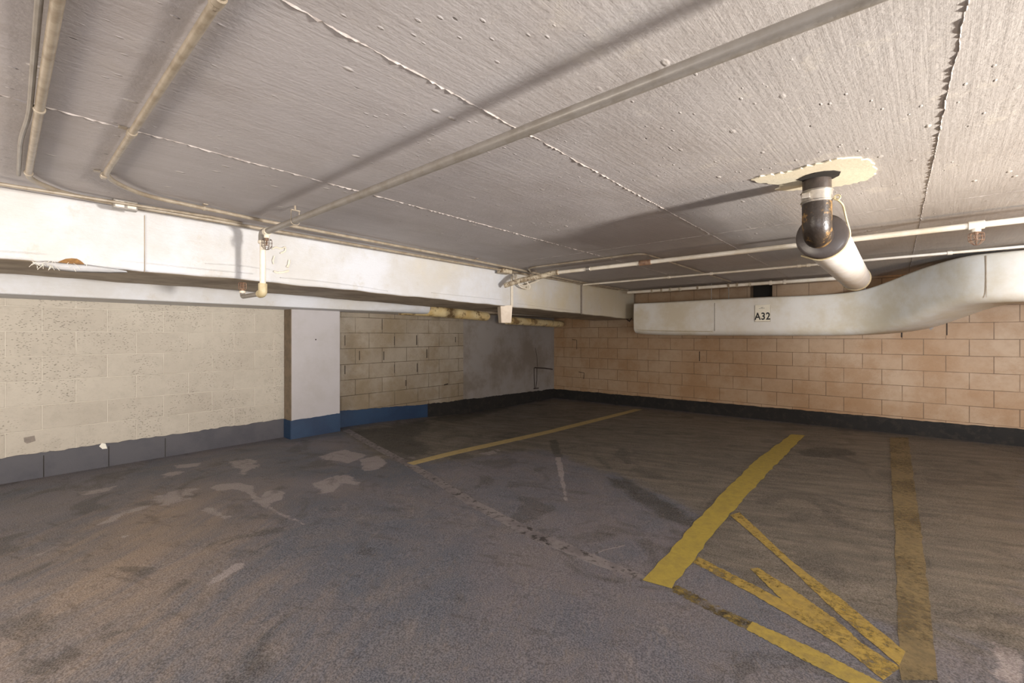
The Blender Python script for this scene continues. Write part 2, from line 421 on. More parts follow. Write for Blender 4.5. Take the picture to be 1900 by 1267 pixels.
# ------------------------------------------------------------ floor with stains and tints
def pip(px, py, poly):
    ins = np.zeros(px.shape, bool); n = len(poly)
    for i in range(n):
        x1, y1 = poly[i]; x2, y2 = poly[(i+1) % n]
        c = ((y1 > py) != (y2 > py)) & (px < (x2-x1)*(py-y1)/((y2-y1) or 1e-9)+x1)
        ins ^= c
    return ins
def dseg(px, py, poly, closed=True):
    d = np.full(px.shape, 9.); n = len(poly)
    for i in range(n if closed else n-1):
        x1, y1 = poly[i]; x2, y2 = poly[(i+1) % n]
        vx, vy = x2-x1, y2-y1; L2 = vx*vx+vy*vy or 1e-9
        t = np.clip(((px-x1)*vx+(py-y1)*vy)/L2, 0, 1)
        d = np.minimum(d, np.hypot(px-x1-t*vx, py-y1-t*vy))
    return d
LIGHT = [  # pixel outlines of pale deposits on the floor, softness, strength
 ([(385,905),(405,898),(440,895),(470,900),(474,916),(497,936),(520,950),(545,963),(578,976),(560,974),(515,955),(488,942),(462,918),(440,908),(400,910)], .02, 1),
 ([(484,925),(492,912),(515,908),(530,914),(524,926),(505,932),(492,936)], .02, 1),
 ([(580,896),(620,882),(650,880),(672,902),(640,898),(620,912),(592,917)], .05, .85),
 ([(668,852),(700,845),(720,858),(703,870),(676,874)], .04, .95),
 ([(592,847),(640,834),(684,845),(645,860),(605,854)], .05, .9),
 ([(722,834),(770,847),(772,852),(745,850)], .03, .9),
 ([(318,863),(374,858),(366,866),(326,869)], .03, .9),
 ([(280,922),(330,905),(368,905),(352,925),(312,938),(285,934)], .08, .85),
 ([(165,978),(205,955),(262,938),(285,935),(240,955),(190,975)], .08, .8),
 ([(375,945),(395,940),(427,958),(424,966),(395,955)], .04, .85),
 ([(378,1087),(400,1068),(440,1042),(455,1043),(452,1052),(400,1083)], .015, .8),
 ([(218,1002),(225,994),(244,990),(240,998)], .015, .8),
 ([(55,1102),(85,1092),(62,1106)], .03, .8),
 ([(420,856),(470,850),(484,862),(452,880),(440,868)], .05, .9),
 ([(140,914),(220,900),(205,912),(150,919)], .04, .8),
 ([(295,880),(330,872),(352,874),(300,890)], .05, .7),
 ([(815,1040),(850,1034),(870,1048),(845,1062),(822,1056)], .05, .5),
 ([(885,842),(925,832),(932,837),(900,847)], .04, .7),
 ([(1028,842),(1040,842),(1054,930),(1048,930)], .01, .9),
 ([(1840,1190),(1900,1215),(1900,1267),(1850,1267)], .05, .95),
 ([(1360,1010),(1395,1005),(1420,1030),(1390,1040)], .08, .4),
 ([(20,1030),(120,990),(150,1000),(60,1050)], .12, .55),
 ([(960,905),(1000,880),(1030,885),(990,915)], .1, .4),
 ([(1050,735),(1110,740),(1090,745),(1045,741)], .03, .7),
]
DARK = [
 ([(1478,838),(1520,829),(1575,834),(1588,844),(1540,849),(1492,846)], .05, 1),
 ([(1020,818),(1032,815),(1040,836),(1043,848),(1030,848),(1022,832)], .02, 1),
 ([(1090,842),(1105,840),(1140,868),(1128,872)], .04, .6),
 ([(1126,886),(1160,888),(1200,908),(1250,938),(1294,966),(1288,980),(1240,965),(1190,935),(1140,903)], .06, .8),
 ([(645,802),(720,792),(790,778),(800,790),(770,812),(800,835),(752,855),(700,835)], .12, .95),  # dark area past the joint, next to the recess
 ([(790,778),(905,757),(1000,742),(1028,741),(960,752),(840,785)], .12, .75),  # dark strip along the foot of the recess wall
 ([(900,810),(960,800),(970,812),(920,822)], .06, .6),
 ([(1515,1035),(1570,992),(1600,1010),(1650,1022),(1628,1048),(1565,1032)], .05, .45),
 ([(1712,1020),(1722,1025),(1727,1055),(1716,1060)], .02, .8),
 ([(1640,1100),(1660,1090),(1662,1130),(1645,1125)], .05, .6),
 ([(1735,1130),(1755,1140),(1745,1170),(1732,1160)], .05, .6),
 ([(1430,1080),(1490,1075),(1520,1090),(1450,1092)], .05, .5),
 ([(1640,1262),(1680,1250),(1740,1262),(1740,1267),(1640,1267)], .02, 1),
 ([(160,1190),(190,1160),(290,1165),(250,1195)], .12, .6),
 ([(145,1030),(165,1025),(160,1045)], .05, .7),
 ([(1645,815),(1651,810),(1664,1100),(1650,1000)], .03, .6),
 ([(1685,812),(1692,812),(1716,1000),(1709,1000)], .03, .5),
 ([(880,830),(870,845),(930,880),(1000,930),(960,905)], .3, .25),
]
WARM = [ # brown tint over the bays
 ([(640,798),(790,775),(1028,741),(1900,830),(1900,1213),(1740,1168),(1660,1160),(1470,1105),(1290,1035),(1330,960),(1180,890),(1000,830),(820,855),(700,850)], .25, 1),
]
SAND = [([(0,1040),(180,960),(330,910),(460,960),(420,1090),(300,1200),(100,1267),(0,1267)], .6, 1),
        ([(200,1267),(420,1100),(640,1150),(600,1267)], .5, .6)]
xs = np.concatenate([np.arange(WL-.3, -5.3, .03), np.arange(-5.3, 1.6, .0165), np.arange(1.6, 9.01, .2)])
ys = np.concatenate([np.arange(-6, -.6, .2), np.arange(-.6, 1.4, .03), np.arange(1.4, 4.4, .0165), np.arange(4.4, 7.95, .03)])
X, Y = np.meshgrid(xs, ys, indexing='ij')
Z = floor_z(X, Y)
nx, ny = X.shape
co = np.stack([X, Y, Z], -1).reshape(-1, 3).astype(np.float32)
ii = np.arange(nx*ny).reshape(nx, ny)
fc = np.stack([ii[:-1, :-1], ii[1:, :-1], ii[1:, 1:], ii[:-1, 1:]], -1).reshape(-1, 4)
me = bpy.data.meshes.new('floor')
me.vertices.add(len(co)); me.vertices.foreach_set('co', co.ravel())
me.loops.add(fc.size); me.loops.foreach_set('vertex_index', fc.ravel().astype(np.int32))
me.polygons.add(len(fc)); me.polygons.foreach_set('loop_start', np.arange(0, fc.size, 4, dtype=np.int32))
me.polygons.foreach_set('use_smooth', np.ones(len(fc), bool))
me.update(calc_edges=True)
stain = np.zeros((nx, ny, 4), np.float32)
def lay(chan, items):
    for poly, soft, st in items:
        w2 = []
        for q in poly:
            p = on_floor(min(max(q[0], -60), 2000), q[1]); w2.append((p.x, p.y))
        soft = soft*1.15+.012
        a = np.array(w2); m = soft+.02
        i0, i1 = np.searchsorted(xs, [a[:, 0].min()-m, a[:, 0].max()+m]); j0, j1 = np.searchsorted(ys, [a[:, 1].min()-m, a[:, 1].max()+m])
        if i1 <= i0 or j1 <= j0: continue
        gx, gy = X[i0:i1, j0:j1], Y[i0:i1, j0:j1]
        d = dseg(gx, gy, w2); d = np.where(pip(gx, gy, w2), d, -d)
        v = st*sm((d+soft*1.15)/(2*soft))
        stain[i0:i1, j0:j1, chan] = np.maximum(stain[i0:i1, j0:j1, chan], v)
lay(0, LIGHT); lay(1, DARK); lay(2, WARM); lay(3, SAND)
at = me.attributes.new('stain', 'FLOAT_COLOR', 'POINT'); at.data.foreach_set('color', stain.ravel())
me.materials.append(M['floor'])
fo = bpy.data.objects.new('floor', me); C.objects.link(fo); fo['kind'] = 'structure'

def ribbon(bm, left, right, n=40, lift=.0012, jit=.0, thick=True):
    """strip between two pixel polylines draped over the floor"""
    def samp(pl, t):
        P = [on_floor(*p) for p in pl]
        L = [0]
        for a, b in zip(P, P[1:]): L.append(L[-1]+(b-a).length)
        s = t*L[-1]
        for i in range(len(P)-1):
            if s <= L[i+1] or i == len(P)-2:
                u = (s-L[i])/max(L[i+1]-L[i], 1e-6); return P[i].lerp(P[i+1], u)
    rows = []
    for i in range(n+1):
        a = samp(left, i/n); b = samp(right, i/n); d = (b-a)
        ja = random.uniform(-jit, jit); jb = random.uniform(-jit, jit)
        a2 = a + d.normalized()*ja; b2 = b + d.normalized()*jb
        row = []
        for k in range(4):
            p = a2.lerp(b2, k/3); p.z = float(floor_z(p.x, p.y))+lift; row.append(bm.verts.new(p))
        rows.append(row)
    for i in range(n):
        for k in range(3): bm.faces.new((rows[i][k], rows[i][k+1], rows[i+1][k+1], rows[i+1][k]))
    bmesh.ops.recalc_face_normals(bm, faces=bm.faces[:])
    if bm.faces[:][0].normal.z < 0: bmesh.ops.reverse_faces(bm, faces=bm.faces[:])
    ex = bmesh.ops.extrude_face_region(bm, geom=bm.faces[:])
    bmesh.ops.translate(bm, verts=[v for v in ex['geom'] if isinstance(v, bmesh.types.BMVert)], vec=(0, 0, .0008))
    return bm
Ybright = line_mat('bright_yellow_road_paint', srgb(180, 160, 74), srgb(162, 144, 74), .3, .3, 24, 1)
Ypale = line_mat('pale_yellow_road_paint', srgb(196, 176, 124), srgb(176, 156, 108), .34, .3, 14, 2)
Ymid = line_mat('rubbed_yellow_road_paint', srgb(180, 154, 78), srgb(150, 130, 78), .47, .12, 34, 3)
Ydark = line_mat('blackened_road_paint', srgb(160, 140, 80), srgb(60, 54, 44), .5, .05, 20, 4)
Yworn = line_mat('faded_road_paint', srgb(138, 122, 88), srgb(108, 96, 72), .46, .3, 46, 5)
def pline(l, r, mat, label, jit=.004, n=40, lift=.0012, group=None):
    bm = bmnew(); ribbon(bm, l, r, n, lift, jit)
    return solo('parking_line', bm, mat, label, 'parking line', group)
pline([(755,859),(900,824),(1050,790),(1178,759)], [(768,863),(905,830),(1055,795),(1192,760)], Ypale,
      'narrow pale yellow parking line reaching towards the far end of the back wall', .002)
pline([(1195,1078),(1310,947),(1400,856),(1468,806)], [(1245,1092),(1345,965),(1432,870),(1493,808)], Ybright,
      'wide bright freshly painted yellow parking line, the most vivid on the floor', .008, 60, .003)
pline([(1651,812),(1655,900),(1661,1000),(1664,1100),(1668,1200),(1672,1262)], [(1685,812),(1697,900),(1711,1000),(1722,1100),(1735,1200),(1740,1262)], Yworn,
      'widest faded brownish parking line at the right, running from the back wall to the front', .006, 60)
pline([(1355,956),(1456,1044),(1545.5,1130),(1668,1236)], [(1372,951),(1471.5,1044),(1569,1118),(1680,1210)], Ymid,
      'rubbed yellow diagonal line nearest to the wide faded line', .004, 60, .0016)
pline([(1285,1044),(1395,1102),(1460,1140),(1550,1192),(1640,1262)], [(1296,1034),(1401,1087),(1460,1118),(1560,1168),(1670,1240)], Ymid,
      'second diagonal yellow line from the front, starting just right of the bright line', .004, 60, .0020)
pline([(1392,1056),(1456,1118),(1522,1160),(1560,1182)], [(1406,1054),(1480,1100),(1549,1149),(1590,1186)], Ymid,
      'short diagonal yellow line squeezed between two longer diagonals, merging into the nearer one', .004, 50, .0026)
pline([(1238,1093),(1308,1130),(1386,1169)], [(1257,1086),(1351,1134),(1396,1154)], Ydark,
      'blackened worn line section touching the foot of the bright yellow line', .004)
pline([(1385,1168),(1471.5,1215),(1590,1275)], [(1396,1154),(1510,1204),(1640,1270)], line_mat('front_yellow_road_paint', srgb(178, 156, 76), srgb(150, 132, 76), .43, .2, 30, 8),
      'yellow diagonal line lowest at the front edge, continuing the blackened section', .004, 50, .0016)
# expansion joint strip in the floor
bm = bmnew(); ribbon(bm, [(636,799),(700,836),(752,864),(870,938),(990,1002),(1085,1040),(1190,1079)], [(648,796),(716,834),(770,862),(886,930),(1000,987),(1100,1028),(1200,1070)], 70, .0006, .006)
struct('trim_1', bm, M['joint'])
# thin floor crack crossing the joint
bm = bmnew(); ribbon(bm, [(1095,1030),(1120,1020),(1160,1011)], [(1095,1032),(1120,1022),(1160,1013)], 20, .001, .003)
struct('trim_2', bm, M['joint'])

# ------------------------------------------------------------ walls
def quad(bm, pts, mi=0, nu=1, nv=1):
    vsn = [bm.verts.new(p) for p in pts]; f = bm.faces.new(vsn); f.material_index = mi; return f
bm = bmnew()
T = .2
box(bm, (WL-T, -6, -.3), (WL, 2.5, CE+.2), mi=0)
box(bm, (WL-T, 2.5, -.3), (WL, 5.05, CE+.2), mi=1)
box(bm, (WL-T, 5.05, -.3), (WL, WB+T, CE+.2), mi=2)
struct('wall_left', bm, [M['block_left'], M['block_recess'], M['render_grey']])
# back wall with the square vent opening
v0 = at_y(1392, 552, WB); v1 = at_y(1433, 526, WB)
bm = bmnew()
def wallbox(x0, x1, z0, z1): box(bm, (x0, WB, z0), (x1, WB+T, z1))
wallbox(WL, v0.x, -.3, CE+.2); wallbox(v1.x, 9, -.3, CE+.2); wallbox(v0.x, v1.x, -.3, v0.z); wallbox(v0.x, v1.x, v1.z, CE+.2)
struct('wall_back', bm, M['block_back'])
bm = bmnew(); box(bm, (v0.x-.05, WB+T, v0.z-.05), (v1.x+.05, WB+T+.02, v1.z+.05))
struct('trim_3', bm, M['dark'])
# ceiling
bm = bmnew(); box(bm, (WL-T, -6, CE), (9, WB+T, CE+.2)); struct('ceiling', bm, M['ceiling'])
# pilaster
PX = -5.26
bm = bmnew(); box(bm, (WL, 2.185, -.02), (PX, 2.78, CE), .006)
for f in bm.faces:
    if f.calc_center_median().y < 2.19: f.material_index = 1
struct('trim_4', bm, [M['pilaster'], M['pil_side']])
# paint base bands with a ragged hand-brushed top edge
def band(bm, p0, p1, out, top0, top1, n=80, jit=.006, mi=0, th=.006):
    p0 = Vector(p0); p1 = Vector(p1); out = Vector(out); rows = []
    j = 0
    for i in range(n+1):
        t = i/n; p = p0.lerp(p1, t); zb = float(floor_z(p.x, p.y)) - .01
        j = j*.6 + random.uniform(-jit, jit)
        zt = top0*(1-t)+top1*t + j
        rows.append([bm.verts.new((p.x, p.y, zb)), bm.verts.new((p.x, p.y, zt)), bm.verts.new((p.x+out.x*th, p.y+out.y*th, zt-.002)), bm.verts.new((p.x+out.x*th, p.y+out.y*th, zb))])
    for i in range(n):
        for k in range(4):
            f = bm.faces.new((rows[i][k], rows[i][(k+1) % 4], rows[i+1][(k+1) % 4], rows[i+1][k])); f.material_index = mi
    bm.faces.new(rows[0]); bm.faces.new(rows[-1][::-1])
bm = bmnew()
band(bm, (WL, -6, 0), (WL, 2.185, 0), (1, 0, 0), .296, .315, 300)
for yy in (-.6, .645-.41, .645, 1.06):   # open head joints of the bottom course
    box(bm, (WL+.0035, yy-.003, .1), (WL+.0068, yy+.003, .285), mi=1)
struct('baseboard_left', bm, [M['base_left'], M['dark']])
bm = bmnew()
band(bm, (PX, 2.185, 0), (PX, 2.78, 0), (1, 0, 0), .315, .325, 30, .003)
band(bm, (WL, 2.185, 0), (PX, 2.185, 0), (0, -1, 0), .315, .315, 10, .003)
band(bm, (WL, 2.79, 0), (WL, 4.3, 0), (1, 0, 0), .325, .24, 60, .004)
struct('baseboard_pilaster', bm, M['base_blue'])
bm = bmnew()
band(bm, (WL, 4.3, 0), (WL, WB, 0), (1, 0, 0), .24, .17, 120, .006)
struct('baseboard_recess', bm, M['base_back'])
bm = bmnew()
band(bm, (WL, WB, 0), (9, WB, 0), (0, -1, 0), .17, .29, 400, .004, th=.012)
struct('baseboard_back', bm, M['base_back'])

# ------------------------------------------------------------ ceiling panel ridges
def ridge(p0, p1, n, wdt=.005, hgt=.004, drift=.004, idx=[4]):
    bm = bmnew(); p0 = Vector(p0); p1 = Vector(p1); d = (p1-p0).normalized(); s = Vector((-d.y, d.x, 0)); off = 0
    prev = None
    for i in range(n+1):
        t = i/n; off = off*.9 + random.uniform(-drift, drift)*.35
        c = p0.lerp(p1, t) + s*off
        ww = wdt*random.uniform(.4, 1.5); hh = hgt*random.uniform(.1, 1.6)
        r = [bm.verts.new(c+s*ww+Vector((0, 0, .001))), bm.verts.new(c+s*ww*random.uniform(-.3, .5)-Vector((0, 0, hh))), bm.verts.new(c-s*ww+Vector((0, 0, .001)))]
        if prev:
            for k in range(2): bm.faces.new((prev[k], prev[k+1], r[k+1], r[k]))
        prev = r
    idx[0] += 1
    struct('trim_%d' % idx[0], bm, M['ridge'])
for x in (-2.22, -1.09, .13, 1.35):
    ridge((x, -4, CE), (x, WB, CE), 900, .0028, .004)
for y in (3.64, 6.08):
    ridge((-3.6, y, CE), (4, y, CE), 700, .002, .002, .004)

# ------------------------------------------------------------ large duct along the left
def dprof(x0, x1, zb, zt, y, rb=.02, sag=0.0, n=5):
    pts = [(x0, y, zt)]
    pts += [(x0, y, zt-(zt-zb)*.5)]
    for k in range(n+1):
        a = math.pi/2*k/n; pts.append((x0-rb+rb*math.cos(a), y, zb+rb-rb*math.sin(a)))
    for k in range(1, 8): pts.append((x0-rb+(x1-x0+2*rb)*k/8, y, zb - sag*math.sin(math.pi*k/8)))
    for k in range(n+1):
        a = math.pi/2*k/n; pts.append((x1+rb-rb*math.sin(a), y, zb+rb-rb*math.cos(a)))
    pts.append((x1, y, zt)); return [Vector(p) for p in pts]
DX = -3.60
def duct_bottom(y):
    return float(np.interp(y, [-6, 0, 1.35, 2.9, 4.25, 5.85, 7.6], [1.71, 1.706, 1.702, 1.675, 1.65, 1.622, 1.585]))
ad = thing('air_duct', 'long white wrapped rectangular duct hanging under the ceiling along the left wall', 'air duct', (DX-.4, 2, 1.6))
TEAR = (at_x(60, 490, DX).y, at_x(232, 500, DX).y)
bm = bmnew(); rings = []
yy = -6.0
ylist = list(np.arange(-6, -.5, .25)) + list(np.arange(-.5, 2.2, .04)) + list(np.arange(2.2, 7.63, .08))
for y in ylist:
    z = duct_bottom(y) + .003*math.sin(y*7)+.002*math.sin(y*19)
    r = dprof(DX+.004*math.sin(y*3.1), -4.47, z, CE-.002, y, .022)
    if TEAR[0] < y < TEAR[1]:   # wrap bulges down and out where it has torn
        t = math.sin(math.pi*(y-TEAR[0])/(TEAR[1]-TEAR[0]))
        for k in range(2, 8): r[k] += Vector((.012*t, 0, -.018*t))
    rings.append(r)
loft(bm, rings)
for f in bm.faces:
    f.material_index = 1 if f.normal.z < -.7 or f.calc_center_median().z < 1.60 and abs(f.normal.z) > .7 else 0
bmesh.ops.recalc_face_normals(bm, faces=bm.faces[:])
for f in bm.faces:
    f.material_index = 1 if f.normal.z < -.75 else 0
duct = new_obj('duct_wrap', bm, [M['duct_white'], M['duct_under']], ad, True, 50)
# seams and straps on the duct
def facestrap(y, wd, th, mat, nm, z0=None, z1=None, label=None):
    bm = bmnew(); zb = duct_bottom(y)-.004
    box(bm, (DX, y-wd/2, z0 or zb), (DX+.008+th, y+wd/2, z1 or CE-.03), .001)
    o = new_obj(nm, bm, mat, ad)
    if label: o['label'] = label
    return o
facestrap(at_x(1078, 560, DX).y, .028, .004, M['grey_patch'], 'strap', label='thin grey vertical strap')
facestrap(at_x(268, 440, DX).y, .004, .0015, M['duct_under'], 'wrap_seam')
# torn insulation: flap, brown hole and hanging threads
a = at_x(112, 484, DX+.012); b = at_x(152, 489, DX+.012)
bm = bmnew()
pl = [(104,488),(112,484),(122,480),(133,479),(143,480),(150,484),(157,490),(150,491),(138,490),(124,490)]
vsn = [bm.verts.new(at_x(p[0], p[1], DX+.017)) for p in pl]; bm.faces.new(vsn)
ex = bmesh.ops.extrude_face_region(bm, geom=bm.faces[:]); bmesh.ops.translate(bm, verts=[v for v in ex['geom'] if isinstance(v, bmesh.types.BMVert)], vec=(-.012, 0, 0))
o = new_obj('torn_hole', bm, M['wood_void'], ad); o['label'] = 'brown insulation showing through a tear'
bm = bmnew()
top = [(60,487),(85,485),(112,488),(138,490),(165,492),(200,497),(232,503)]
bot = [(62,489),(84,495),(110,501),(140,504),(170,505),(205,506),(236,505)]
rows = []
for (p, q) in zip(top, bot):
    A = at_x(p[0], p[1], DX+.018); B = at_x(q[0], q[1], DX+.006)
    rows.append([bm.verts.new(A.lerp(B, t)+Vector((.022*math.sin(math.pi*t)+random.uniform(-.003, .003), 0, 0))) for t in (0, .25, .5, .75, 1)])
for i in range(len(rows)-1):
    for k in range(4): bm.faces.new((rows[i][k], rows[i][k+1], rows[i+1][k+1], rows[i+1][k]))
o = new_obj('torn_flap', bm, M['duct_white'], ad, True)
md = o.modifiers.new('s', 'SOLIDIFY'); md.thickness = .003
bm = bmnew()
for i in range(26):
    px = random.choice([random.gauss(96, 6), random.gauss(68, 6), random.uniform(60, 175)])
    A = at_x(px, random.uniform(484, 494), DX+.024)
    d = Vector((random.uniform(.0, .02), random.uniform(-.03, .03), random.uniform(-.035, -.005)))
    tube(bm, [A, A+d*.5+Vector((.01, 0, .004)), A+d], .0009, 5)
new_obj('loose_thread', bm, M['white_chip'], ad)['kind'] = 'stuff'
# glue marks left on the duct wrap
bm = bmnew()
def blobs(pts, r0, r1):
    P = [at_x(p[0], p[1], DX+.006) for p in pts]; P = fillet(P, .05, 4)
    tube(bm, P, r0, 8, radii=[random.uniform(r0, r1) for _ in P])
blobs([(505,462),(512,458),(522,462),(530,457),(530,466),(520,470)], .004, .007)
blobs([(509,475),(506,484),(508,490)], .004, .008)
blobs([(537,482),(536,490),(533,496)], .006, .010)
blobs([(508,503),(515,506),(527,505),(536,502)], .006, .010)
bmesh.ops.scale(bm, vec=(.35, 1, 1), space=Matrix.Translation((-(DX+.006), 0, 0)), verts=bm.verts)
o = new_obj('glue_mark', bm, M['duct_back'], ad, True); o['label'] = 'cream smears of old glue'
# wrinkles along lower edge
bm = bmnew()
for (pp) in ([(0,466),(120,474),(250,486),(360,498),(470,508)], [(520,515),(580,520),(660,530),(720,540)], [(800,543),(860,549),(930,556)], [(960,563),(1010,570),(1070,577)], [(380,489),(440,492),(500,500)]):
    P = [at_x(x, y, DX+.003+.002*(i % 2)) for i, (x, y) in enumerate(pp)]
    tube(bm, fillet(P, .2, 6), .004, 6)
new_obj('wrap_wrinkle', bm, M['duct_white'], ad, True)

# lower insulated duct behind it, rectangular then rounder towards the corner
bx = -4.88
idt = thing('insulated_duct', 'low cream wrapped duct tight against the left wall, half hidden behind the larger duct', 'air duct', (-5.15, 2, 1.5))
bm = bmnew(); rings = []
for y in list(np.arange(-6, 2.9, .3))+list(np.arange(2.9, 4.0, .1)):
    t = float(sm((y-2.7)/1.1)); r = .012+.07*t
    zb = 1.600-.0*y; zt = 1.85
    x0 = bx; x1 = WL+.003
    pts = []
    for (cx, cz, a0) in ((x0-r, zb+r, 0), (x1+.01, zb+.01, math.pi/2)):
        rr = r if a0 == 0 else .01
        for k in range(7):
            a = a0+math.pi/2*k/6; pts.append(Vector((cx+rr*math.cos(a), y, cz-rr*math.sin(a))))
    pts.append(Vector((x1, y, zt))); pts.append(Vector((x0-r, y, zt)));
    for k in range(1, 4):
        a = math.pi/2*(1-k/4); pts.append(Vector((x0-r+r*math.cos(a), y, zt-r+r*math.sin(a))))
    rings.append(pts)
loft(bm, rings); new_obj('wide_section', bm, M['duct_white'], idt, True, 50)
bm = bmnew()
y0 = 3.6; y1 = at_x(912, 583, -5.0).y
tube(bm, [(-5.14, y0, 1.70), (-5.12, y0+.5, 1.675), (-5.09, y1-.05, 1.61), (-5.09, y1, 1.61)], .09, 20, radii=[.12, .1, .075, .06])
o = new_obj('round_section', bm, M['duct_yellow'], idt, True); o['label'] = 'round end of the duct with yellow light in its colour'
# second yellow stub past the box
ip = thing('insulated_pipe', 'short yellow-lit round pipe wrap between the small cream box and the room corner', 'pipe', (-5.2, 6, 1.5))
bm = bmnew(); ya = at_x(940, 586, -5.06).y
tube(bm, [(-5.06, ya, 1.56), (-5.1, 7.3, 1.525), (-5.16, 7.5, 1.53), (-5.3, 7.62, 1.56)], .07, 18, radii=[.07, .065, .055, .03])
new_obj('pipe_wrap', bm, M['duct_yellow'], ip, True)
bm = bmnew(); box(bm, (-5.0, ya, 1.645), (-4.94, 7.45, 1.685), .008); new_obj('grey_channel', bm, M['pipe_grey'], ip)
bm = bmnew(); box(bm, (WL+.004, 4.0, 1.66), (WL+.4, WB-.004, 1.72), .004)
o = struct('trim_20', bm, M['duct_under'])

# ------------------------------------------------------------ duct along the back wall
bd = thing('back_wall_duct', 'big white wrapped duct on the back wall that curves up to the ceiling at right', 'air duct', (-1, 7.2, 1.3))
prof = [ # px, top, bottom, face y
 (1176,563,618,7.10),(1182,562.7,620,7.10),(1240,560,622,7.10),(1300,556.5,622.5,7.10),(1430,550.5,623,7.10),(1500,548,623,7.09),(1560,544,622.5,7.04),(1600,538,620,6.95),(1630,528,615,6.82),
 (1660,516,608,6.65),(1700,500,592,6.40),(1750,484,572,6.12),(1790,474,564,5.93),(1830,469.5,561,5.82),(1900,463,558.5,5.72)]
sec = []
for px, t, b_, y in prof:
    T_ = at_y(px, t, y); B_ = at_y(px, b_, y); sec.append((T_.x, y, B_.z, T_.z))
sec.append((1.8, 5.68, 1.595, 2.035)); sec.append((9, 5.6, 1.60, 2.035))
# resample smoothly
S = np.array(sec); u = np.concatenate([[0], np.cumsum(np.hypot(np.diff(S[:, 0]), np.diff(S[:, 1])))])
uu = np.concatenate([np.linspace(0, u[-2], 90), [u[-1]]])
Q = np.stack([np.interp(uu, u, S[:, k]) for k in range(4)], 1)
for _ in range(3):
    Q[1:-2] = (Q[:-3]+2*Q[1:-2]+Q[2:-1])/4
BDQ = Q
def bsec(x, y, zb, zt, tx, ty):
    nn = Vector((-ty, tx, 0)); # points away from camera side (+y)
    h = zt-zb; rb = min(.11, h*.3); rt = .03; dp = .44; pts = []
    def P(o, z): return Vector((x, y, 0)) + nn*o + Vector((0, 0, z))
    for k in range(5): a = math.pi/2*k/4; pts.append(P(rt-rt*math.sin(a), zt-rt+rt*math.cos(a)))
    for k in range(1, 4): pts.append(P(-.006*math.sin(math.pi*k/4), zt-rt-(h-rt-rb)*k/4))
    for k in range(9): a = math.pi/2*k/8; pts.append(P(rb-rb*math.cos(a), zb+rb-rb*math.sin(a)))
    pts.append(P(dp-.03, zb)); pts.append(P(dp, zb+.03)); pts.append(P(dp, zt-.03)); pts.append(P(dp-.03, zt))
    return pts
bm = bmnew(); rings = []
for i in range(len(Q)):
    a = Q[max(i-1, 0)]; b = Q[min(i+1, len(Q)-1)]; d = np.array([b[0]-a[0], b[1]-a[1]]); d /= np.hypot(*d)
    rings.append(bsec(Q[i, 0], Q[i, 1], Q[i, 2], Q[i, 3], d[0], d[1]))
loft(bm, rings); new_obj('duct_wrap', bm, M['duct_back'], bd, True, 55)
def bseam(px, t, b_, y, mat=M['grey_patch']):
    A = at_y(px, t, y-.006); B = at_y(px, b_, y-.006); bm = bmnew(); tube(bm, [A, B], .0035, 6); return new_obj('wrap_seam', bm, mat, bd)
bseam(1326, 562, 614, 7.10); bseam(1830, 474, 552, 5.82, M['duct_under'])
bm = bmnew(); tube(bm, [at_y(1182, 612, 7.095), at_y(1235, 614, 7.09), at_y(1322, 615, 7.09)], .004, 6); new_obj('wrap_seam', bm, M['yellow_glue'], bd)
for px, y, top in ((1320, 7.12, 505), (1352, 7.2, 515), (1605, 6.98, 484)):
    tp = at_y(px, 550, y); bm = bmnew(); cyl(bm, (tp.x, y, 1.8), (tp.x, y, CE), .006, 8); new_obj('hanger_rod', bm, M['pipe_grey'], bd)

# sign A32
sg = thing('bay_sign', 'small white plate reading A32 fixed on the back wall duct', 'sign', at_y(1415, 596, 7.09))
A = at_y(1401, 566, 7.082); B = at_y(1429, 596, 7.082)
bm = bmnew(); box(bm, (A.x, 7.078, B.z), (B.x, 7.094, A.z), .002); new_obj('plate', bm, M['sign'], sg)
bm = bmnew(); box(bm, (A.x-.006, 7.084, B.z-.005), (B.x+.001, 7.096, A.z-.006), .001); new_obj('plate_edge', bm, M['duct_under'], sg)
def text_mesh(body, size, cx, y, z, name, parent, sx=1, ext=.001, bold=0.0, shear=0):
    cu = bpy.data.curves.new('t', 'FONT'); cu.body = body; cu.size = size; cu.align_x = 'CENTER'; cu.extrude = ext; cu.offset = bold; cu.shear = shear
    cu.space_character = 1.08
    o = bpy.data.objects.new('t', cu); C.objects.link(o)
    dg = bpy.context.evaluated_depsgraph_get(); m = bpy.data.meshes.new_from_object(o.evaluated_get(dg))
    bpy.data.objects.remove(o); bm = bmesh.new(); bm.from_mesh(m)
    bmesh.ops.transform(bm, matrix=Matrix.Translation((cx, y, z)) @ Matrix.Rotation(math.pi/2, 4, 'X') @ Matrix.Diagonal((sx, 1, 1, 1)), verts=bm.verts)
    return new_obj(name, bm, M['ink'], parent)
wd = B.x-A.x; hh = A.z-B.z
text_mesh('A32', hh*.6, (A.x+B.x)/2, 7.0765, B.z+hh*.11, 'lettering', sg, .8, .001, .003)
bm = bmnew(); cx = (A.x+B.x)/2; cz = B.z+hh*.82
tube(bm, [(cx-.045, 7.077, cz-.010), (cx-.02, 7.077, cz-.008), (cx-.012, 7.077, cz+.01)], .0018, 6)
tube(bm, [(cx-.01, 7.077, cz-.008), (cx, 7.077, cz+.008), (cx+.012, 7.077, cz+.006)], .0018, 6)
tube(bm, [(cx-.006, 7.077, cz-.008), (cx+.02, 7.077, cz-.009), (cx+.028, 7.077, cz-.004)], .0018, 6)
new_obj('small_emblem', bm, M['ink'], sg)

